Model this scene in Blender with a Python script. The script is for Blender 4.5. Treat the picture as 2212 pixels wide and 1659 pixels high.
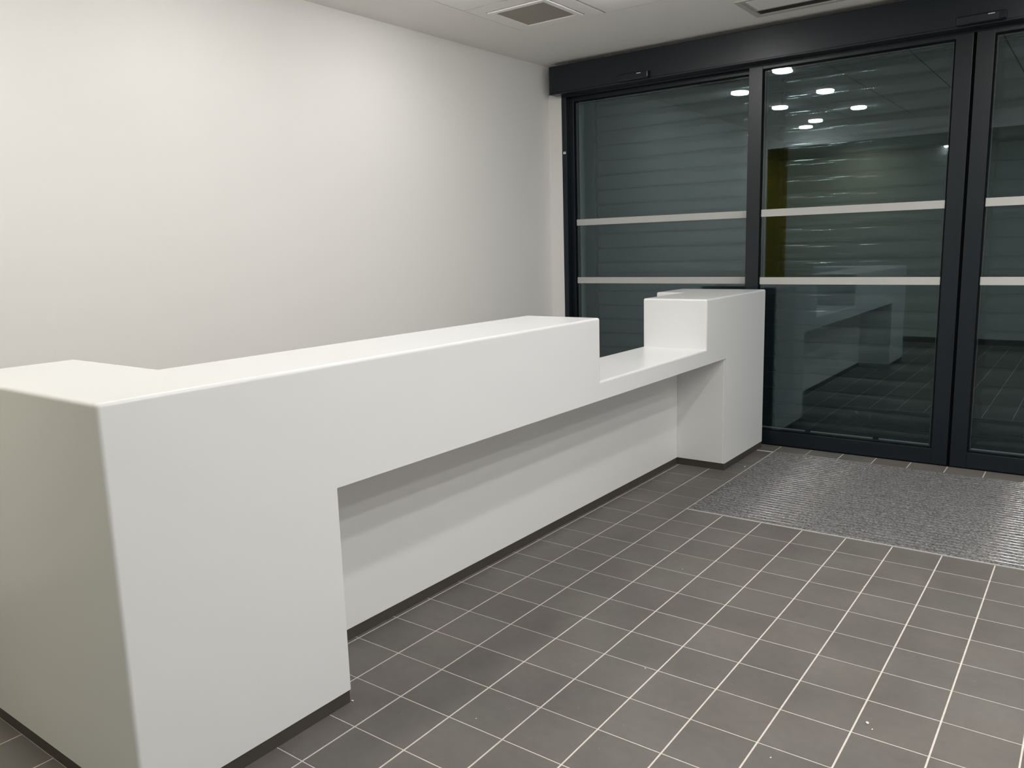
import bpy, bmesh, math, random
from mathutils import Matrix, Vector
random.seed(7)
for o in list(bpy.data.objects): bpy.data.objects.remove(o, do_unlink=True)
SC = bpy.context.scene
COL = SC.collection

# ------------------------------------------------------------------ camera
cam_d = bpy.data.cameras.new('camera'); cam = bpy.data.objects.new('camera', cam_d); COL.objects.link(cam)
R = Matrix(((0.8046947653542893, -0.07715231741312617, 0.5886542741959746),
            (0.5929952616936304, 0.1523617492149532, -0.7906595455599476),
            (-0.028687178674598218, 0.9853087928634068, 0.1683556606881626)))
cam.matrix_world = Matrix.Translation((1.773, -3.755, 1.453)) @ R.to_4x4()
cam_d.sensor_fit = 'HORIZONTAL'; cam_d.sensor_width = 36; cam_d.lens = 28.08; cam_d.clip_start = 0.02
SC.camera = cam

# ------------------------------------------------------------------ world, exposure (night outside, lit by ceiling downlights)
w = bpy.data.worlds.new('night'); SC.world = w; w.use_nodes = True
w.node_tree.nodes['Background'].inputs[0].default_value = (0.01, 0.013, 0.02, 1)
w.node_tree.nodes['Background'].inputs[1].default_value = 0.3
SC.view_settings.view_transform = 'Standard'; SC.view_settings.look = 'None'
SC.view_settings.exposure = -0.16; SC.view_settings.gamma = 1.0; SC.view_settings.use_curve_mapping = False
LAMP_W = 4.9            # watts of each downlight
LAMP_COL = (1.0, 0.985, 0.955)

# ------------------------------------------------------------------ main sizes (metres)
H = 2.86                 # ceiling
H2 = 2.86                # lower ceiling behind the bulkhead
YB = -3.60               # bulkhead
YW = -4.75               # back wall
YD = 1.822               # door plane
PX, PY = 0.2105, 0.204   # floor tile pitch
MAT_X1 = 10 * PX; MAT_Y0 = PY; MAT_Y1 = 8 * PY + 0.02
XR = 4.10                # right wall

# ------------------------------------------------------------------ materials
def mat(name, col=(0.8, 0.8, 0.8), rough=0.5, metal=0.0, spec=0.5, noise=0.0, nscale=20, bump=0.0, bscale=200, rnd=0.0, coat=0.0):
    m = bpy.data.materials.new(name); m.use_nodes = True
    nt = m.node_tree; b = nt.nodes['Principled BSDF']
    b.inputs['Base Color'].default_value = (*col, 1); b.inputs['Roughness'].default_value = rough
    b.inputs['Metallic'].default_value = metal; b.inputs['Specular IOR Level'].default_value = spec
    b.inputs['Coat Weight'].default_value = coat
    tc = nt.nodes.new('ShaderNodeNewGeometry')
    last = None
    if noise > 0:
        n = nt.nodes.new('ShaderNodeTexNoise'); n.inputs['Scale'].default_value = nscale; n.inputs['Detail'].default_value = 5
        nt.links.new(tc.outputs['Position'], n.inputs['Vector'])
        mr = nt.nodes.new('ShaderNodeMapRange'); mr.inputs[3].default_value = 1 - noise; mr.inputs[4].default_value = 1 + noise
        mr.inputs[1].default_value = 0.25; mr.inputs[2].default_value = 0.75
        nt.links.new(n.outputs[0], mr.inputs[0]); last = mr.outputs[0]
    if rnd > 0:
        oi = nt.nodes.new('ShaderNodeObjectInfo'); mr2 = nt.nodes.new('ShaderNodeMapRange')
        mr2.inputs[3].default_value = 1 - rnd; mr2.inputs[4].default_value = 1 + rnd
        nt.links.new(oi.outputs['Random'], mr2.inputs[0])
        if last:
            mm = nt.nodes.new('ShaderNodeMath'); mm.operation = 'MULTIPLY'
            nt.links.new(last, mm.inputs[0]); nt.links.new(mr2.outputs[0], mm.inputs[1]); last = mm.outputs[0]
        else: last = mr2.outputs[0]
    if last:
        vm = nt.nodes.new('ShaderNodeVectorMath'); vm.operation = 'SCALE'; vm.inputs[0].default_value = col
        nt.links.new(last, vm.inputs['Scale']); nt.links.new(vm.outputs[0], b.inputs['Base Color'])
    if bump > 0:
        n = nt.nodes.new('ShaderNodeTexNoise'); n.inputs['Scale'].default_value = bscale; n.inputs['Detail'].default_value = 3
        nt.links.new(tc.outputs['Position'], n.inputs['Vector'])
        bp = nt.nodes.new('ShaderNodeBump'); bp.inputs['Strength'].default_value = bump; bp.inputs['Distance'].default_value = 0.002
        nt.links.new(n.outputs[0], bp.inputs['Height']); nt.links.new(bp.outputs[0], b.inputs['Normal'])
    return m

def emis(name, col, s):
    m = bpy.data.materials.new(name); m.use_nodes = True
    b = m.node_tree.nodes['Principled BSDF']; b.inputs['Base Color'].default_value = (0.8, 0.8, 0.8, 1)
    b.inputs['Emission Color'].default_value = (*col, 1); b.inputs['Emission Strength'].default_value = s
    return m

def glass_mat():
    m = bpy.data.materials.new('door_glass'); m.use_nodes = True
    nt = m.node_tree; nt.nodes.clear()
    out = nt.nodes.new('ShaderNodeOutputMaterial'); mix = nt.nodes.new('ShaderNodeMixShader')
    tr = nt.nodes.new('ShaderNodeBsdfTransparent'); tr.inputs[0].default_value = (0.93, 0.975, 0.975, 1)
    gl = nt.nodes.new('ShaderNodeBsdfGlossy'); gl.inputs['Roughness'].default_value = 0.0
    gl.inputs['Color'].default_value = (0.68, 0.78, 0.82, 1)
    fr = nt.nodes.new('ShaderNodeFresnel'); geo = nt.nodes.new('ShaderNodeNewGeometry')
    mx = nt.nodes.new('ShaderNodeMix'); mx.data_type = 'FLOAT'
    mx.inputs[2].default_value = 1.52; mx.inputs[3].default_value = 1 / 1.52
    nt.links.new(geo.outputs['Backfacing'], mx.inputs[0]); nt.links.new(mx.outputs[0], fr.inputs['IOR'])
    nt.links.new(fr.outputs[0], mix.inputs[0]); nt.links.new(tr.outputs[0], mix.inputs[1]); nt.links.new(gl.outputs[0], mix.inputs[2])
    nt.links.new(mix.outputs[0], out.inputs[0])
    return m

def carpet_mat():
    m = mat('mat_carpet', (0.12, 0.12, 0.125), 0.95, spec=0.1)
    nt = m.node_tree; b = nt.nodes['Principled BSDF']
    g = nt.nodes.new('ShaderNodeNewGeometry'); n = nt.nodes.new('ShaderNodeTexNoise')
    n.inputs['Scale'].default_value = 150; n.inputs['Detail'].default_value = 2
    mp = nt.nodes.new('ShaderNodeMapping'); mp.inputs['Scale'].default_value = (0.75, 1.3, 1)
    nt.links.new(g.outputs['Position'], mp.inputs[0]); nt.links.new(mp.outputs[0], n.inputs['Vector'])
    cr = nt.nodes.new('ShaderNodeValToRGB'); e = cr.color_ramp.elements
    e[0].position = 0.36; e[0].color = (0.055, 0.056, 0.060, 1); e[1].position = 0.66; e[1].color = (0.30, 0.30, 0.305, 1)
    k = e.new(0.5); k.color = (0.165, 0.163, 0.165, 1)
    nt.links.new(n.outputs[0], cr.inputs[0]); nt.links.new(cr.outputs[0], b.inputs['Base Color'])
    bp = nt.nodes.new('ShaderNodeBump'); bp.inputs['Strength'].default_value = 0.8; bp.inputs['Distance'].default_value = 0.003
    nt.links.new(n.outputs[0], bp.inputs['Height']); nt.links.new(bp.outputs[0], b.inputs['Normal'])
    return m

def tile_mat(name='floor_tile'):
    m = mat(name, (0.14, 0.13, 0.118), 0.5, spec=0.35, rnd=0.07)
    nt = m.node_tree; b = nt.nodes['Principled BSDF']
    g = nt.nodes.new('ShaderNodeNewGeometry')
    scale_in = b.inputs['Base Color'].links[0].from_node      # vector scale node
    f0 = scale_in.inputs['Scale'].links[0].from_socket
    cur = f0
    for sc, lo, hi, a in ((3.5, 0.3, 0.7, 0.11), (30, 0.3, 0.7, 0.05), (700, 0.35, 0.65, 0.07)):
        n = nt.nodes.new('ShaderNodeTexNoise'); n.inputs['Scale'].default_value = sc; n.inputs['Detail'].default_value = 4
        nt.links.new(g.outputs['Position'], n.inputs['Vector'])
        r = nt.nodes.new('ShaderNodeMapRange'); r.inputs[1].default_value = lo; r.inputs[2].default_value = hi
        r.inputs[3].default_value = 1 - a; r.inputs[4].default_value = 1 + a
        nt.links.new(n.outputs[0], r.inputs[0])
        mm = nt.nodes.new('ShaderNodeMath'); mm.operation = 'MULTIPLY'
        nt.links.new(cur, mm.inputs[0]); nt.links.new(r.outputs[0], mm.inputs[1]); cur = mm.outputs[0]
    nt.links.new(cur, scale_in.inputs['Scale'])
    # hue drift between greenish and reddish grey, pale dust specks
    n = nt.nodes.new('ShaderNodeTexNoise'); n.inputs['Scale'].default_value = 2.6; n.inputs['Detail'].default_value = 2
    nt.links.new(g.outputs['Position'], n.inputs['Vector'])
    mc = nt.nodes.new('ShaderNodeMix'); mc.data_type = 'RGBA'
    mc.inputs[6].default_value = (0.137, 0.130, 0.119, 1); mc.inputs[7].default_value = (0.142, 0.129, 0.119, 1)
    rr = nt.nodes.new('ShaderNodeMapRange'); rr.inputs[1].default_value = 0.4; rr.inputs[2].default_value = 0.6
    nt.links.new(n.outputs[0], rr.inputs[0]); nt.links.new(rr.outputs[0], mc.inputs[0]); nt.links.new(mc.outputs[2], scale_in.inputs[0])
    vo = nt.nodes.new('ShaderNodeTexVoronoi'); vo.inputs['Scale'].default_value = 26; vo.inputs['Randomness'].default_value = 1
    nt.links.new(g.outputs['Position'], vo.inputs['Vector'])
    wn = nt.nodes.new('ShaderNodeTexNoise'); wn.inputs['Scale'].default_value = 3.3
    nt.links.new(g.outputs['Position'], wn.inputs['Vector'])
    lt = nt.nodes.new('ShaderNodeMath'); lt.operation = 'LESS_THAN'; lt.inputs[1].default_value = 0.045
    nt.links.new(vo.outputs['Distance'], lt.inputs[0])
    gt = nt.nodes.new('ShaderNodeMath'); gt.operation = 'GREATER_THAN'; gt.inputs[1].default_value = 0.62
    sp = nt.nodes.new('ShaderNodeSeparateColor'); nt.links.new(vo.outputs['Color'], sp.inputs[0]); nt.links.new(sp.outputs[0], gt.inputs[0])
    ml = nt.nodes.new('ShaderNodeMath'); ml.operation = 'MULTIPLY'; nt.links.new(lt.outputs[0], ml.inputs[0]); nt.links.new(gt.outputs[0], ml.inputs[1])
    m5 = nt.nodes.new('ShaderNodeMath'); m5.operation = 'MULTIPLY'; m5.inputs[1].default_value = 0.55; nt.links.new(ml.outputs[0], m5.inputs[0])
    fin = nt.nodes.new('ShaderNodeMix'); fin.data_type = 'RGBA'; fin.inputs[7].default_value = (0.38, 0.35, 0.32, 1)
    nt.links.new(scale_in.outputs[0], fin.inputs[6]); nt.links.new(m5.outputs[0], fin.inputs[0])
    nt.links.new(fin.outputs[2], b.inputs['Base Color'])
    return m

M = dict(
    wall=mat('white_wall_paint', (0.86, 0.845, 0.825), 0.85, spec=0.25, bump=0.15, bscale=260),
    backwall=mat('pale_grey_green_paint', (0.58, 0.61, 0.59), 0.85, spec=0.25),
    olive=mat('olive_wall_paint', (0.27, 0.225, 0.03), 0.8, spec=0.25),
    plaster=mat('ceiling_plaster', (0.92, 0.90, 0.87), 0.9, spec=0.2),
    ctile=mat('ceiling_tile_white', (0.93, 0.915, 0.895), 0.9, spec=0.2),
    tbar=mat('ceiling_grid_grey', (0.30, 0.285, 0.27), 0.6),
    grout=mat('floor_grout', (0.62, 0.575, 0.53), 0.9, noise=0.1, nscale=30),
    tile=tile_mat(),
    desk=mat('white_solid_surface', (0.80, 0.808, 0.815), 0.27, spec=0.45),
    deskpanel=mat('white_laminate', (0.80, 0.80, 0.795), 0.42, spec=0.4),
    plinth=mat('dark_plinth', (0.060, 0.054, 0.048), 0.40, noise=0.08, nscale=15),
    frame=mat('anthracite_powder_coat', (0.0060, 0.0108, 0.0158), 0.30, spec=0.45, bump=0.08, bscale=900),
    gasket=mat('black_rubber', (0.005, 0.005, 0.006), 0.8, spec=0.1),
    alu=mat('aluminium_spacer', (0.55, 0.56, 0.57), 0.3, metal=1.0),
    edge=mat('mat_edge_aluminium', (0.50, 0.485, 0.46), 0.4, metal=0.15),
    strip=mat('light_grey_strip', (0.17, 0.18, 0.19), 0.35),
    spacer=mat('dark_warm_edge_spacer', (0.03, 0.032, 0.035), 0.5),
    rail=mat('mat_aluminium', (0.66, 0.65, 0.63), 0.13, metal=1.0),
    glass=glass_mat(),
    vinyl=mat('satin_white_vinyl', (0.52, 0.52, 0.50), 0.6),
    slat=mat('grey_shutter_slat', (0.006, 0.009, 0.011), 0.055, spec=0.5),
    carpet=carpet_mat(),
    white=mat('white_plastic', (0.85, 0.85, 0.84), 0.4),
    mesh=mat('taupe_perforated_grille', (0.36, 0.325, 0.285), 0.7, noise=0.05, nscale=500),
    ventgrey=mat('grey_vent_frame', (0.58, 0.565, 0.54), 0.6),
    dark=mat('dark_slot', (0.045, 0.040, 0.036), 0.7),
    sensor=mat('black_sensor_plastic', (0.008, 0.009, 0.011), 0.18),
    silver=mat('silver_print', (0.55, 0.57, 0.6), 0.35),
    crumb=mat('plaster_crumb', (0.75, 0.73, 0.68), 0.9),
    asphalt=mat('outside_paving', (0.06, 0.06, 0.06), 0.8, noise=0.1),
    lamp_dim=emis('dim_downlight_diffuser', LAMP_COL, 22.0),
    lamp=emis('downlight_diffuser', LAMP_COL, 80.0),
)

# ------------------------------------------------------------------ helpers
def tag(o, label=None, cat=None, group=None, kind=None):
    if label: o['label'] = label
    if cat: o['category'] = cat
    if group: o['group'] = group
    if kind: o['kind'] = kind
    return o
def box(bm, x0, x1, y0, y1, z0, z1):
    vs = [bm.verts.new((x, y, z)) for x in (x0, x1) for y in (y0, y1) for z in (z0, z1)]
    for f in ((0, 1, 3, 2), (4, 6, 7, 5), (0, 4, 5, 1), (2, 3, 7, 6), (0, 2, 6, 4), (1, 5, 7, 3)):
        bm.faces.new([vs[i] for i in f])
    return vs
def boxes(*bs):
    bm = bmesh.new()
    for b in bs: box(bm, *b)
    return bm
def obj(name, bm, m, parent=None, bevel=0.0, seg=2, smooth=False, recalc=True):
    if bevel > 0:
        bmesh.ops.bevel(bm, geom=list(bm.edges), offset=bevel, segments=seg, affect='EDGES', profile=0.5)
    if recalc: bmesh.ops.recalc_face_normals(bm, faces=list(bm.faces))
    me = bpy.data.meshes.new(name); bm.to_mesh(me); bm.free()
    if smooth:
        for p in me.polygons: p.use_smooth = True
    me.materials.append(M[m] if isinstance(m, str) else m)
    o = bpy.data.objects.new(name, me); COL.objects.link(o)
    if parent: o.parent = parent
    return o
def empty(name, loc=(0, 0, 0)):
    o = bpy.data.objects.new(name, None); COL.objects.link(o); o.location = loc; o.empty_display_size = 0.1
    return o
def bx(name, m, parent, *b, bevel=0.0, seg=2):
    return obj(name, boxes(b), m, parent, bevel, seg)

# ------------------------------------------------------------------ setting: floor of tiles
floor = bx('floor', 'grout', None, -4.4, XR + 0.1, YW - 0.1, 1.86, -0.12, -0.0008)
tag(floor, 'grey tiled lobby floor with pale grout joints', 'floor', kind='structure')
TW, TD = PX - 0.0052, PY - 0.0036
def tile_bm(bm, cx, cy, w_, d_, dz=0.0, e=0.0006):
    z = dz; b = -0.012
    lo = [(-w_/2, -d_/2), (w_/2, -d_/2), (w_/2, d_/2), (-w_/2, d_/2)]
    v0 = [bm.verts.new((cx + x, cy + y, b)) for x, y in lo]
    v1 = [bm.verts.new((cx + x, cy + y, z - e)) for x, y in lo]
    v2 = [bm.verts.new((cx + x - math.copysign(e, x), cy + y - math.copysign(e, y), z)) for x, y in lo]
    bm.faces.new(v2)
    for a, c in ((v0, v1), (v1, v2)):
        for i in range(4): bm.faces.new((a[i], a[(i + 1) % 4], c[(i + 1) % 4], c[i]))
bm = bmesh.new(); tile_bm(bm, 0, 0, TW, TD); t0 = obj('tile', bm, 'tile', floor)
camp = Vector((1.773, -3.755, 1.453)); Ri = R.transposed()
def infront(x, y, z=0.0, mx=0.03):
    d = Ri @ (Vector((x, y, z)) - camp)
    if d.z > -0.1: return False
    u = d.x / -d.z * 28.08 / 36; v = d.y / -d.z * 28.08 / 36
    return abs(u) < 0.5 + mx and abs(v) < 0.375 + mx
rest = bmesh.new(); first = True; cand = []
i0, i1 = math.floor(-4.3 / PX), math.ceil(XR / PX); j0, j1 = math.floor(YW / PY), 8
for i in range(i0, i1 + 1):
    for j in range(j0, j1 + 1):
        x0, x1, y0, y1 = i * PX, (i + 1) * PX, j * PY, (j + 1) * PY
        if j == 8: y0, y1 = MAT_Y1, 1.845
        if 0 <= i < 10 and 1 <= j < 8: continue
        cx, cy = (x0 + x1) / 2, (y0 + y1) / 2
        hidden = (-0.43 < x1 and x0 < -0.12 and (y1 < -2.2 and y0 > -2.85 or y0 > 1.03 and y1 < 1.73)) or x1 < -0.44 and y0 > -2.85
        vis = any(infront(a, b) for a in (x0, x1, cx) for b in (y0, y1, cy)) and not hidden
        cand.append((vis, (Vector((cx, cy, 0)) - camp).length, i, j, cx, cy, y1 - y0))
cand.sort(key=lambda c: (not c[0], c[1]))
for n, (vis, d, i, j, cx, cy, dy) in enumerate(cand):
    dz = random.uniform(-0.0002, 0.0002)
    if vis and n < 298:
        if j == 8:
            b2 = bmesh.new(); tile_bm(b2, 0, 0, TW, dy - 0.0036); o = obj('tile', b2, 'tile', floor)
        elif first: o = t0; first = False
        else: o = t0.copy(); COL.objects.link(o); o.parent = floor
        o.location = (cx, cy, dz)
    else:
        tile_bm(rest, cx, cy, TW, dy - 0.0036, dz)
o = obj('tiles', rest, 'tile', floor); o['kind'] = 'stuff'

# ------------------------------------------------------------------ setting: walls
bm = bmesh.new()      # left wall, very slightly out of square
p = [(-1.94, 1.84), (-2.055, YB - 0.05), (-2.19, YB - 0.05), (-2.06, 1.84)]
lo = [bm.verts.new((x, y, -0.02)) for x, y in p]; hi = [bm.verts.new((x, y, H + 0.02)) for x, y in p]
bm.faces.new(lo); bm.faces.new(hi)
for k in range(4): bm.faces.new((lo[k], lo[(k + 1) % 4], hi[(k + 1) % 4], hi[k]))
tag(obj('wall_left', bm, 'wall'), 'plain white plastered wall behind the reception desk', 'wall', kind='structure')
tag(obj('wall_far', boxes((-2.2, -1.815, 1.835, 2.35, -0.02, 2.64), (-2.2, XR + 0.1, 1.86, 2.35, 2.64, H + 0.02), (3.93, XR + 0.1, 1.835, 2.35, -0.02, 2.64)), 'wall'),
    'narrow white wall strip and lintel around the glazed entrance', 'wall', kind='structure')
tag(bx('wall_right', 'wall', None, XR, XR + 0.12, YW, 1.86, -0.02, H + 0.02), 'white wall closing the lobby on the right', 'wall', kind='structure')
tag(bx('wall_back', 'backwall', None, -2.13, XR + 0.1, YW - 0.12, YW, -0.02, H2 + 0.02), 'pale back wall of the lobby opposite the entrance', 'wall', kind='structure')
tag(obj('wall_back_accent', boxes((-4.4, -2.13, YW - 0.12, YW, -0.02, H2 + 0.02), (-4.5, -4.4, YW, YB + 0.3, -0.02, H2 + 0.02)), 'olive'),
    'olive painted accent wall in the back passage', 'wall', kind='structure')
tag(bx('wall_passage', 'wall', None, -4.5, -2.15, YB, YB + 0.12, -0.02, H2 + 0.02), 'white passage wall behind the left wall', 'wall', kind='structure')
tag(bx('baseboard_back', 'plinth', None, -2.13, XR, YW, YW + 0.012, -0.002, 0.075), 'dark skirting along the back wall', 'baseboard', kind='structure')
tag(bx('trim_1', 'wall', None, -2.2, XR + 0.1, YB - 0.03, YB, 2.66, H + 0.02), 'white ceiling bulkhead before the back passage', 'bulkhead', kind='structure')

# ------------------------------------------------------------------ setting: ceiling with lay-in tiles
GX, GY, CX0, CY1 = 0.625, 0.618, -1.458, 0.826
NX, NY = 9, 7
fx1, fy0 = CX0 + NX * GX, CY1 - NY * GY
ceil = obj('ceiling', boxes((-2.3, CX0, YB, 2.35, H, H + 0.1), (CX0, XR + 0.1, CY1, 2.35, H, H + 0.1), (fx1, XR + 0.1, YB, CY1, H, H + 0.1), (CX0, fx1, YB, fy0, H, H + 0.1),
                            (-4.5, XR + 0.1, YW - 0.1, YB, H2, H2 + 0.1)), 'plaster')
tag(ceil, 'white plasterboard ceiling with a lay-in tile field', 'ceiling', kind='structure')
bx('ceiling_grid', 'tbar', ceil, CX0, fx1, fy0, CY1, H + 0.004, H + 0.03)
ctm = None
for a in range(NX):
    for b in range(NY):
        if (a, b) == (0, 0): g = 0.20      # ventilation tile opening
        x0, x1 = CX0 + a * GX, CX0 + (a + 1) * GX; y1, y0 = CY1 - b * GY, CY1 - (b + 1) * GY
        cx, cy = (x0 + x1) / 2, (y0 + y1) / 2; hx, hy = GX / 2 - 0.006, GY / 2 - 0.006
        if (a, b) == (0, 0):
            vx, vy, r = -1.158, 0.535, 0.20
            t = obj('ceiling_tile', boxes((x0 + .006, vx - r, y0 + .006, y1 - .006, H - .001, H + .004), (vx + r, x1 - .006, y0 + .006, y1 - .006, H - .001, H + .004),
                                          (vx - r, vx + r, y0 + .006, vy - r, H - .001, H + .004), (vx - r, vx + r, vy + r, y1 - .006, H - .001, H + .004)), 'ctile', ceil)
            continue
        if ctm is None:
            t = bx('ceiling_tile', 'ctile', ceil, -hx, hx, -hy, hy, -0.001, 0.006, bevel=0.001, seg=1); ctm = t
        else:
            t = ctm.copy(); COL.objects.link(t); t.parent = ceil
        t.location = (cx, cy, H)

# ------------------------------------------------------------------ entrance: outside shell and roller shutter
YS = 2.07
tag(bx('threshold', 'asphalt', None, -2.2, XR + 0.1, 1.86, 2.9, -0.12, -0.004), 'dark paving outside the glass doors', 'paving', kind='structure')
sh = empty('roller_shutter', (1.05, YS, 0)); tag(sh, 'grey metal roller shutter lowered outside the glass entrance', 'shutter')
SP = 0.1165
def slat_bm():
    bm = bmesh.new(); prof = []
    n = 14
    for k in range(n + 1):                    # gently bowed main face with deep joints
        t = k / n; z = 0.006 + t * (SP - 0.012)
        y = -0.0068 * (1 - (2 * t - 1) ** 2)
        prof.append((y, z))
    prof = [(0.010, 0.004), (0.003, 0.006)] + [(y, z) for y, z in prof] + [(0.003, SP - 0.006), (0.010, SP - 0.002)]
    back = [(0.014, SP - 0.001), (0.014, 0.001)]
    loop = prof + back
    A = [bm.verts.new((-1.66 - 1.05, y, z)) for y, z in loop]; B = [bm.verts.new((3.76 - 1.05, y, z)) for y, z in loop]
    for L_ in (A, list(reversed(B))): bm.faces.new([bm.verts.new(v_.co) for v_ in L_])   # end caps keep their own vertices
    for k in range(len(loop)):
        f = bm.faces.new((A[k], A[(k + 1) % len(loop)], B[(k + 1) % len(loop)], B[k])); f.smooth = 3 <= k <= len(prof) - 4
    return bm
s0 = None
for k in range(24):
    if s0 is None: s0 = s = obj('slat', slat_bm(), 'slat', sh)
    else: s = s0.copy(); COL.objects.link(s); s.parent = sh
    s.location = (0, 0, 0.03 + k * SP)
bx('bottom_bar', 'frame', sh, -2.71, 2.71, -0.008, 0.02, 0.0, 0.028, bevel=0.002)
for s_ in (-1, 1):
    bx('guide_rail', 'frame', sh, s_ * 2.74 - 0.045, s_ * 2.74 + 0.045, -0.03, 0.05, 0.0, 2.8, bevel=0.002)

# ------------------------------------------------------------------ entrance: fixed panels and sliding leaves
ZT, ZGB, ZGT = 2.648, 0.128, 2.592
def leaf(name, label, x0, x1, yf, sl, sr, bands=True, zb=0.008, bot=0.105, top=None, gap_gasket=True, cat='door', blocks=()):
    e = empty(name, ((x0 + x1) / 2, yf, 0)); tag(e, label, cat, kind='structure')
    ox = (x0 + x1) / 2; h = (x1 - x0) / 2; T = 0.05
    zt = top or ZT; gt = zt - 0.06
    bx('stile', 'frame', e, -h, -h + sl, 0, T, zb, zt, bevel=0.002)
    bx('stile', 'frame', e, h - sr, h, 0, T, zb, zt, bevel=0.002)
    bx('bottom_rail', 'frame', e, -h + sl, h - sr, 0.001, T - 0.001, zb, bot, bevel=0.002)
    bx('top_rail', 'frame', e, -h + sl, h - sr, 0.001, T - 0.001, gt, zt, bevel=0.002)
    gx0, gx1 = -h + sl, h - sr; ya, yb = 0.014, 0.034
    # two panes of the sealed unit with an aluminium spacer between them, black gasket round it
    bx('glass_pane', 'glass', e, gx0 + .001, gx1 - .001, ya, ya + 0.005, bot + .001, gt - .001)
    bx('glass_pane', 'glass', e, gx0 + .001, gx1 - .001, yb, yb + 0.005, bot + .001, gt - .001)
    g = 0.012
    obj('spacer', boxes((gx0 + g, gx1 - g, ya + .006, yb - .001, bot + g, bot + g + .007), (gx0 + g, gx1 - g, ya + .006, yb - .001, gt - g - .007, gt - g),
                        (gx0 + g, gx0 + g + .005, ya + .006, yb - .001, bot + g + .007, gt - g - .007), (gx1 - g - .005, gx1 - g, ya + .006, yb - .001, bot + g + .007, gt - g - .007)), 'spacer', e)
    k = 0.008
    obj('gasket', boxes((gx0, gx0 + k, ya - .006, ya - .0005, bot, gt), (gx1 - k, gx1, ya - .006, ya - .0005, bot, gt), (gx0 + k, gx1 - k, ya - .006, ya - .0005, gt - k, gt),
                        (gx0 + k, gx1 - k, ya - .006, ya - .0005, bot, bot + k * .6)), 'gasket', e)
    bx('glazing_bead', 'strip', e, gx0 + .02, gx1 - .012, ya + .009, ya + .0145, bot + .0195, bot + .0255)
    for bxp in blocks:
        bx('setting_block', 'gasket', e, bxp - ox - .018, bxp - ox + .018, ya + .0052, ya + .0086, bot + .014, bot + .032)
    if bands:
        for z0, z1 in ((1.613, 1.662), (1.148, 1.197)):
            b = bx('marking_band', 'vinyl', e, gx0 + .001, gx1 - .001, ya - 0.0015, ya - 0.0003, z0, z1)
    return e
leaf('window_1', 'fixed glass side panel at the left end of the entrance', -1.79, -0.19, 1.885, 0.052, 0.10, cat='window', top=2.64)
leaf('door_1', 'sliding glass door leaf nearest the reception desk', -0.292, 1.044, YD, 0.094, 0.091, blocks=(0.172, 0.616))
leaf('door_2', 'right sliding glass door leaf cut by the picture edge', 1.061, 2.397, YD, 0.091, 0.094)
leaf('window_2', 'fixed glass side panel at the right end of the entrance', 2.30, 3.90, 1.885, 0.10, 0.052, cat='window', top=2.64)
fr = empty('door_frame', (1.05, 1.85, 0)); tag(fr, 'anthracite outer frame post and head around the glazed entrance', 'door frame', kind='structure')
bx('post', 'frame', fr, -1.05 - 1.818, -1.05 - 1.775, -0.018, 0.10, -0.002, 2.64, bevel=0.002)
bx('post', 'frame', fr, 3.885 - 1.05, 3.93 - 1.05, -0.018, 0.10, -0.002, 2.64, bevel=0.002)
bx('post', 'gasket', fr, -1.05 - 1.775, -1.05 - 1.735, 0.085, 0.11, -0.002, 2.64)
bx('head_beam', 'frame', fr, -1.05 - 1.80, 2.86, 0.026, 0.12, 2.60, 2.66, bevel=0.002)
bx('meeting_seal', 'gasket', fr, 1.0442 - 1.05, 1.0608 - 1.05, 0.006, 0.03, 0.01, 2.64)
bx('floor_track', 'gasket', fr, -2.86, 2.86, -0.022, 0.06, -0.002, 0.006)
st = bx('sticker', 'white', fr, -1.05 - 1.806, -1.05 - 1.784, -0.0192, -0.0182, 2.178, 2.196); st['label'] = 'small white sticker on the post'
obj('sticker_mark', boxes((-2.847, -2.842, -0.0197, -0.0193, 2.183, 2.191)), 'dark', st)

# operator housing with sensors
YH = 1.722
hd = empty('door_operator_housing', (1.05, YH, 2.62)); tag(hd, 'long anthracite operator housing above the sliding glass doors', 'door operator')
bm = boxes((-2.905, 2.905, 0, 0.098, 0.0, 0.212))
obj('housing', bm, 'frame', hd, bevel=0.006, seg=3)
bx('cover_seam', 'gasket', hd, -2.895, 2.895, -0.0012, 0.001, 0.012, 0.0145)
bx('end_cap', 'frame', hd, -2.909, -2.903, 0.003, 0.095, 0.003, 0.209, bevel=0.002)
bx('bottom_lip', 'frame', hd, -2.86, 2.89, 0.098, 0.112, -0.012, 0.012, bevel=0.002)
def sensor(x, label):
    s = empty('motion_sensor', (x, YH - 0.0005, 2.658)); tag(s, label, 'motion sensor')
    obj('sensor_body', boxes((-0.125, 0.125, -0.034, -0.001, -0.028, 0.022)), 'frame', s, bevel=0.008, seg=3)
    bx('lens', 'sensor', s, 0.088, 0.124, -0.0365, -0.006, -0.024, 0.019, bevel=0.003)
    mk = bx('printed_mark', 'silver', s, 0.035, 0.068, -0.0352, -0.0338, 0.008, 0.0135); return s
sensor(-1.112, 'black door motion sensor on the housing above the left glass panel')
sensor(1.09, 'black door motion sensor on the housing near the top right corner')

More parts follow.
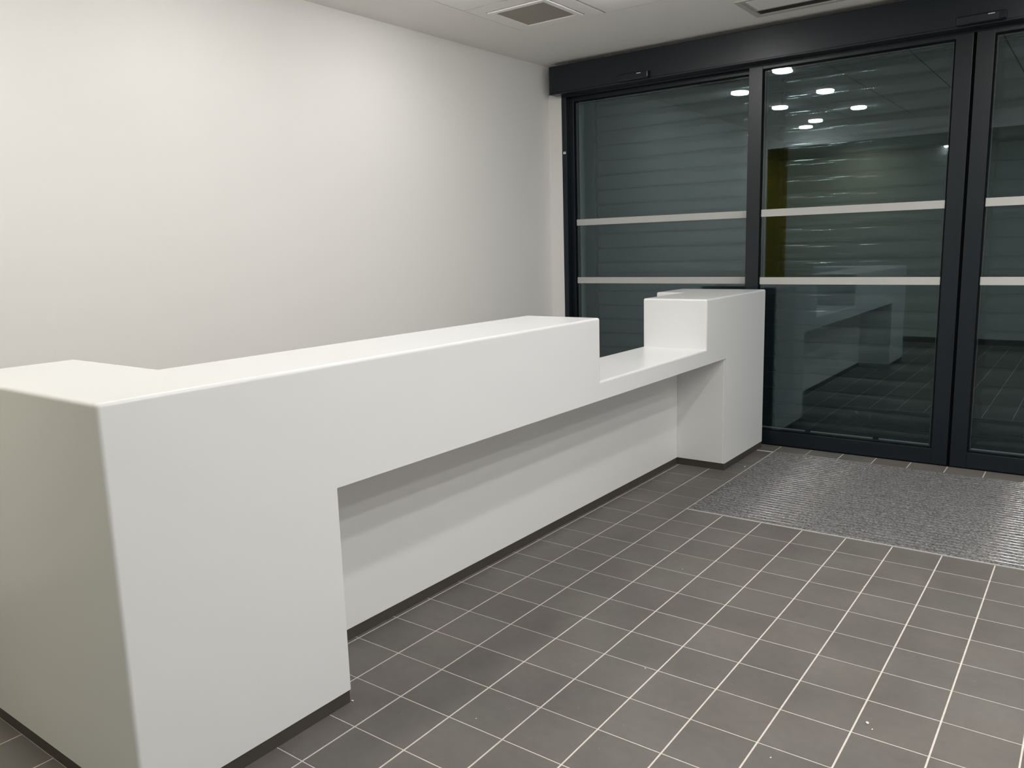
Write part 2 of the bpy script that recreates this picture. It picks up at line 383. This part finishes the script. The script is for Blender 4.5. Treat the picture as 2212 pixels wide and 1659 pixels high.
# ------------------------------------------------------------------ entrance mat
mt = empty('entrance_mat', (1.05, 0.92, 0)); tag(mt, 'recessed grey ribbed entrance mat with metal strips before the glass doors', 'mat')
X0, X1, Y0, Y1 = -1.05 + 0.003, MAT_X1 - 1.05, MAT_Y0 - 0.92, MAT_Y1 - 0.92
bx('backing', 'gasket', mt, X0, X1, Y0, Y1, -0.0024, -0.0010)
obj('frame', boxes((X0, X1, Y0 - .003, Y0 + .009, -.002, .0022), (X0, X0 + .003, Y0 + .006, Y1, -.002, .0003), (X1 - .004, X1, Y0 + .006, Y1, -.002, .0005)), 'edge', mt)
cb = bmesh.new(); rb = bmesh.new(); n = 36; pit = (Y1 - Y0 - 0.012) / n
for k in range(n):
    y = Y0 + 0.010 + k * pit
    lst = [(0, 0.0), (0.002, 0.0035), (0.006, 0.0040), (pit - 0.0105, 0.0040), (pit - 0.0068, 0.0035), (pit - 0.0056, -0.001)]
    A = [cb.verts.new((X0 + .004, y + a, z - .001)) for a, z in lst]; B = [cb.verts.new((X1 - .005, y + a, z - .001)) for a, z in lst]
    for q in range(len(lst) - 1): cb.faces.new((A[q], A[q + 1], B[q + 1], B[q]))
    cb.faces.new(A); cb.faces.new(list(reversed(B)))
    yr = y + pit - 0.0036; r = 0.0012
    pts = [(-r * math.cos(t * math.pi / 6), 0.0030 + r * math.sin(t * math.pi / 6)) for t in range(7)]
    pts = [(-r, -0.001)] + pts + [(r, -0.001)]
    A = [rb.verts.new((X0 + .004, yr + a + .0008, z)) for a, z in pts]; B = [rb.verts.new((X1 - .005, yr + a + .0008, z)) for a, z in pts]
    for q in range(len(pts) - 1):
        f = rb.faces.new((A[q], A[q + 1], B[q + 1], B[q])); f.smooth = True
    for L_ in (A, list(reversed(B))): rb.faces.new([rb.verts.new(v_.co) for v_ in L_])   # end caps keep their own vertices
tag(obj('carpet_ribs', cb, 'carpet', mt), kind='stuff'); tag(obj('metal_strips', rb, 'rail', mt), kind='stuff')

# ------------------------------------------------------------------ reception desk
XF, XB, XRC = -0.110, -0.527, -0.435
D0, D1, DLB, DS, DS2, D3, D4 = -2.861, -2.156, -2.463, -0.524, 0.720, 1.027, 1.736
ZB, ZC, ZTT, ZP = 0.728, 0.820, 1.119, 0.046
desk = empty('reception_desk', (-0.3, -0.56, 0)); tag(desk, 'long white reception desk with stepped top, low counter and dark plinth', 'desk')
def in_body(x, y, z):
    if not (ZP < z < ZTT and D0 < y < D4): return False
    if XB < x < XF:
        if y < D1 or y > D3: return y < DS or y > DS2 or z < ZC if True else False
        if z < ZB: return False
        if DS < y < DS2: return z < ZC
        return True
    if -1.056 < x < XB and y < DLB: return True
    if -0.73 < x < XB and y > 1.314: return True
    return False
def cellmesh(xs, ys, zs, fn):
    bm = bmesh.new(); cache = {}
    def v(i, j, k):
        if (i, j, k) not in cache: cache[(i, j, k)] = bm.verts.new((xs[i], ys[j], zs[k]))
        return cache[(i, j, k)]
    nx, ny, nz = len(xs) - 1, len(ys) - 1, len(zs) - 1
    def f(i, j, k): return 0 <= i < nx and 0 <= j < ny and 0 <= k < nz and fn((xs[i] + xs[i+1]) / 2, (ys[j] + ys[j+1]) / 2, (zs[k] + zs[k+1]) / 2)
    for i in range(nx):
        for j in range(ny):
            for k in range(nz):
                if not f(i, j, k): continue
                if not f(i-1, j, k): bm.faces.new((v(i,j,k), v(i,j,k+1), v(i,j+1,k+1), v(i,j+1,k)))
                if not f(i+1, j, k): bm.faces.new((v(i+1,j,k), v(i+1,j+1,k), v(i+1,j+1,k+1), v(i+1,j,k+1)))
                if not f(i, j-1, k): bm.faces.new((v(i,j,k), v(i+1,j,k), v(i+1,j,k+1), v(i,j,k+1)))
                if not f(i, j+1, k): bm.faces.new((v(i,j+1,k), v(i,j+1,k+1), v(i+1,j+1,k+1), v(i+1,j+1,k)))
                if not f(i, j, k-1): bm.faces.new((v(i,j,k), v(i,j+1,k), v(i+1,j+1,k), v(i+1,j,k)))
                if not f(i, j, k+1): bm.faces.new((v(i,j,k+1), v(i+1,j,k+1), v(i+1,j+1,k+1), v(i,j+1,k+1)))
    bmesh.ops.recalc_face_normals(bm, faces=list(bm.faces))
    bmesh.ops.dissolve_limit(bm, angle_limit=0.01, verts=list(bm.verts), edges=list(bm.edges))
    return bm
bm = cellmesh([-1.056, -0.73, XB, XF], [D0, DLB, D1, DS, DS2, D3, 1.314, D4], [ZP, ZB, ZC, ZTT], in_body)
bm.normal_update()
big, small = [], []
for e in bm.edges:
    if len(e.link_faces) != 2: continue
    cvx = e.is_convex; z = [v.co.z for v in e.verts]; y = [v.co.y for v in e.verts]; x = [v.co.x for v in e.verts]
    if not cvx: continue
    if max(z) < ZP + 1e-4: small.append(e)
    elif all(abs(zz - ZB) < 1e-4 for zz in z) : small.append(e)
    elif any(all(abs(yy - d) < 1e-4 for yy in y) for d in (D1, D3)) and max(z) < ZB + 1e-3: small.append(e)
    else: big.append(e)
bmesh.ops.bevel(bm, geom=big, offset=0.0115, segments=8, affect='EDGES', profile=0.5)
bmesh.ops.translate(bm, vec=(0.3, 0.56, 0), verts=list(bm.verts))
body = obj('body', bm, 'desk', desk)
ox, oy = 0.3, 0.56
pan = bx('recessed_panel', 'deskpanel', desk, XRC - 0.02 + ox, XRC + ox, D1 + oy + .0005, D3 + oy - .0005, ZP, ZB - .0005)
tl_ = obj('leg_lining', boxes((XRC + ox + .001, XF + ox - .012, D3 + oy - .0022, D3 + oy - .0002, ZP + .001, ZB - .001)), 'deskpanel', desk)
pl = -0.004
def plin(x, y, z):
    if XRC - 0.02 < x < XF - 0.004 and (D0 + .004 < y < D1 - .002 or D3 + .002 < y < D4 - .004): return True
    if XRC - 0.02 < x < XRC - 0.003 and D1 - .002 < y < D3 + .002: return True
    if -1.052 < x < XRC - 0.02 and D0 + .004 < y < DLB - .004: return True
    if -0.726 < x < XRC - 0.02 and 1.318 < y < D4 - .004: return True
    return False
bm = cellmesh([-1.052, -0.726, XRC - .02, XRC - .003, XF - .004], [D0 + .004, DLB - .004, D1 - .002, D3 + .002, 1.318, D4 - .004], [0.0005, ZP - 0.003], plin)
bmesh.ops.translate(bm, vec=(ox, oy, 0), verts=list(bm.verts)); obj('plinth', bm, 'plinth', desk)
bm = cellmesh([-1.050, -0.724, XRC - .022, XRC - .006, XF - .008], [D0 + .008, DLB - .008, D1 - .006, D3 + .006, 1.320, D4 - .008], [ZP - 0.003, ZP],
    lambda x, y, z: (XRC - 0.022 < x < XF - 0.008 and (y < D1 - .006 or y > D3 + .006)) or (XRC - .022 < x < XRC - .006) or (x < XRC - .022 and y < DLB - .008) or (-0.724 < x < XRC - .022 and y > 1.320))
bmesh.ops.translate(bm, vec=(ox, oy, 0), verts=list(bm.verts)); obj('shadow_gap', bm, 'gasket', desk)

# ------------------------------------------------------------------ downlights
def ring(bm, prof, n=40):
    rows = [[bm.verts.new((r * math.cos(2 * math.pi * k / n), r * math.sin(2 * math.pi * k / n), z)) for k in range(n)] for r, z in prof]
    for a, b in zip(rows, rows[1:]):
        for k in range(n):
            f = bm.faces.new((a[k], a[(k + 1) % n], b[(k + 1) % n], b[k])); f.smooth = True
    return rows
ld = bpy.data.lights.new('lamp', 'AREA'); ld.shape = 'DISK'; ld.size = 0.13; ld.energy = LAMP_W; ld.color = LAMP_COL; ld.spread = math.radians(158)
lds = {1.0: ld}
dl0 = None
def downlight(x, y, z, label, dim=1.0):
    global dl0
    if dl0 is None:
        e = empty('downlight', (0, 0, 0))
        bm = bmesh.new(); ring(bm, [(0.078, 0.0), (0.088, -0.0045), (0.082, -0.006), (0.078, -0.003), (0.074, 0.0)]); obj('trim_ring', bm, 'white', e)
        bm = bmesh.new(); rows = ring(bm, [(0.0745, -0.0015), (0.0738, -0.023), (0.070, -0.025)]); bm.faces.new(rows[-1]); obj('diffuser', bm, 'lamp', e)
        l = bpy.data.objects.new('lamp', ld); COL.objects.link(l); l.parent = e; l.location = (0, 0, -0.0265)
        dl0 = e
    else:
        e = dl0.copy(); COL.objects.link(e)
        for c in list(dl0.children):
            k = c.copy(); COL.objects.link(k); k.parent = e
    e.location = (x, y, z - 0.001)
    if dim not in lds:                          # lamp power scaled by column to balance the brightness
        lds[dim] = ld.copy(); lds[dim].energy = LAMP_W * dim
        if dim > 1.2: lds[dim].color = (1.0, 0.86, 0.54)      # warm tint of the added rear lamps
    for c in e.children:
        if c.type == 'LIGHT': c.data = lds[dim]
    if dim == 1.9:                # added rear lamps get the weaker diffuser surface
        for c in e.children:
            if c.type == 'MESH' and c.name.startswith('diffuser'):
                c.data = c.data.copy(); c.data.materials.clear(); c.data.materials.append(M['lamp_dim'])
    tag(e, label, 'ceiling light', 'recessed ceiling downlights'); return e
A = [-0.17, -1.46, -2.76]; B = [0.43, -0.83, -2.12]
nm = ['nearest the entrance', 'second from the entrance', 'third from the entrance']
colsA = ((-1.18, 'in the ceiling column nearest the white wall'), (1.34, 'in the first ceiling column right of the desk'), (2.60, 'in the third ceiling column right of the desk'))
colsB = ((-0.54, 'in the ceiling column above the desk'), (1.97, 'in the second ceiling column right of the desk'), (3.23, 'in the fourth ceiling column right of the desk'))
for x, t in colsA:
    for y, s in zip(A, nm): downlight(x, y, H, 'round recessed downlight ' + s + ' ' + t, 0.12 if x < 0 else 1.06)
for x, t in colsB:
    for y, s in zip(B, nm): downlight(x, y, H, 'round recessed downlight ' + s + ' ' + t, 0.12 if x < 0 else 1.06)
downlight(-1.43, -3.22, H, 'round recessed downlight close to the rear bulkhead', 0.3)
wl = empty('wall_light', (0.0, YW + 0.001, 2.60)); tag(wl, 'small white wall light on the back wall opposite the entrance', 'wall light')
bx('housing', 'white', wl, -0.09, 0.09, 0.0, 0.07, 0.008, 0.04, bevel=0.003)
bx('diffuser', 'lamp_dim', wl, -0.075, 0.075, 0.008, 0.068, -0.012, 0.0075, bevel=0.004)
downlight(-2.9, -4.20, H2, 'added unseen warm lamp in front of the olive wall', 1.9)  # added lamp out of view, warms the near side of the desk
downlight(-1.05, -4.15, H, 'added unseen warm lamp behind the bulkhead in line with the desk', 1.9)  # second added lamp, hidden by the bulkhead, lifts the same desk side

# ------------------------------------------------------------------ ceiling vents
v = empty('ceiling_vent', (-1.158, 0.535, H)); tag(v, 'square white ceiling vent with taupe perforated grille', 'vent')
def frame4(a, b, z0, z1): return ((-a, a, -a, -b, z0, z1), (-a, a, b, a, z0, z1), (-a, -b, -b, b, z0, z1), (b, a, -b, b, z0, z1))
obj('frame', boxes(*frame4(0.212, 0.176, -0.009, -0.001)), 'ctile', v, bevel=0.002, seg=1)
obj('shadow_line', boxes(*frame4(0.2165, 0.2115, -0.0035, -0.0012)), 'tbar', v)
bx('grille', 'mesh', v, -0.178, 0.178, -0.178, 0.178, -0.0035, 0.002)
g = empty('air_diffuser', (0.55, 1.36, H)); tag(g, 'flat grey air diffuser with one dark slot in front of the door housing', 'vent')
obj('frame', boxes((-0.70, 0.75, -0.205, -0.185, -.006, -.0005), (-0.70, 0.75, 0.165, 0.205, -.006, -.0005), (-0.70, -0.665, -0.185, 0.165, -.006, -.0005), (0.715, 0.75, -0.185, 0.165, -.006, -.0005)), 'ventgrey', g, bevel=0.001, seg=1)
bx('panel', 'ctile', g, -0.64, 0.69, -0.165, 0.05, -.005, -.0005, bevel=0.001, seg=1)
bx('backing', 'ventgrey', g, -0.664, 0.714, -0.184, 0.164, -.0025, -.0004)
bx('slot', 'dark', g, -0.655, 0.70, 0.075, 0.145, -.0045, -.0026)

# ------------------------------------------------------------------ crumbs of plaster on the floor
def crumb(x, y, s, label, group=None):
    bm = bmesh.new(); bmesh.ops.create_icosphere(bm, subdivisions=1, radius=s)
    for v_ in bm.verts: v_.co = Vector((v_.co.x * random.uniform(.8, 1.7), v_.co.y * random.uniform(.6, 1.1), v_.co.z * 0.35))
    lo = min(v_.co.z for v_ in bm.verts)
    for v_ in bm.verts: v_.co.z -= lo
    o = obj('plaster_crumb', bm, 'crumb'); o.location = (x, y, 0.0003); o.rotation_euler.z = random.uniform(0, 3)
    tag(o, label, 'debris', group)
crumb(-0.029, 1.177, 0.007, 'white plaster chip on the tiles between desk end and entrance mat')
crumb(1.293, -1.357, 0.0055, 'white plaster chip in the open floor at the lower right, the larger one')
crumb(-0.112, -2.150, 0.0045, 'white plaster chip at the corner of the near desk leg')
for x, y, s, t in ((1.313, -1.383, .003, 'just right of the larger chip at the lower right'),
                   (1.109, -1.682, .003, 'at the bottom edge of the view right of centre'),
                   (0.59, -1.44, .003, 'by a grout joint in the middle of the near floor'),
                   (0.335, -0.576, .0022, 'on the tiles between the desk and the mat front'),
                   (1.051, -0.341, .003, 'on the open floor nearest the mat front edge'),
                   (0.289, -2.001, .0022, 'on the tiles right of the near desk leg'),
                   (0.419, -1.484, .0025, 'at the edge of the desk shadow on the floor'),
                   (0.416, -1.848, .0022, 'on a grout joint right of the near desk leg')):
    crumb(x, y, s, 'tiny pale plaster crumb ' + t, 'tiny plaster crumbs on the floor')
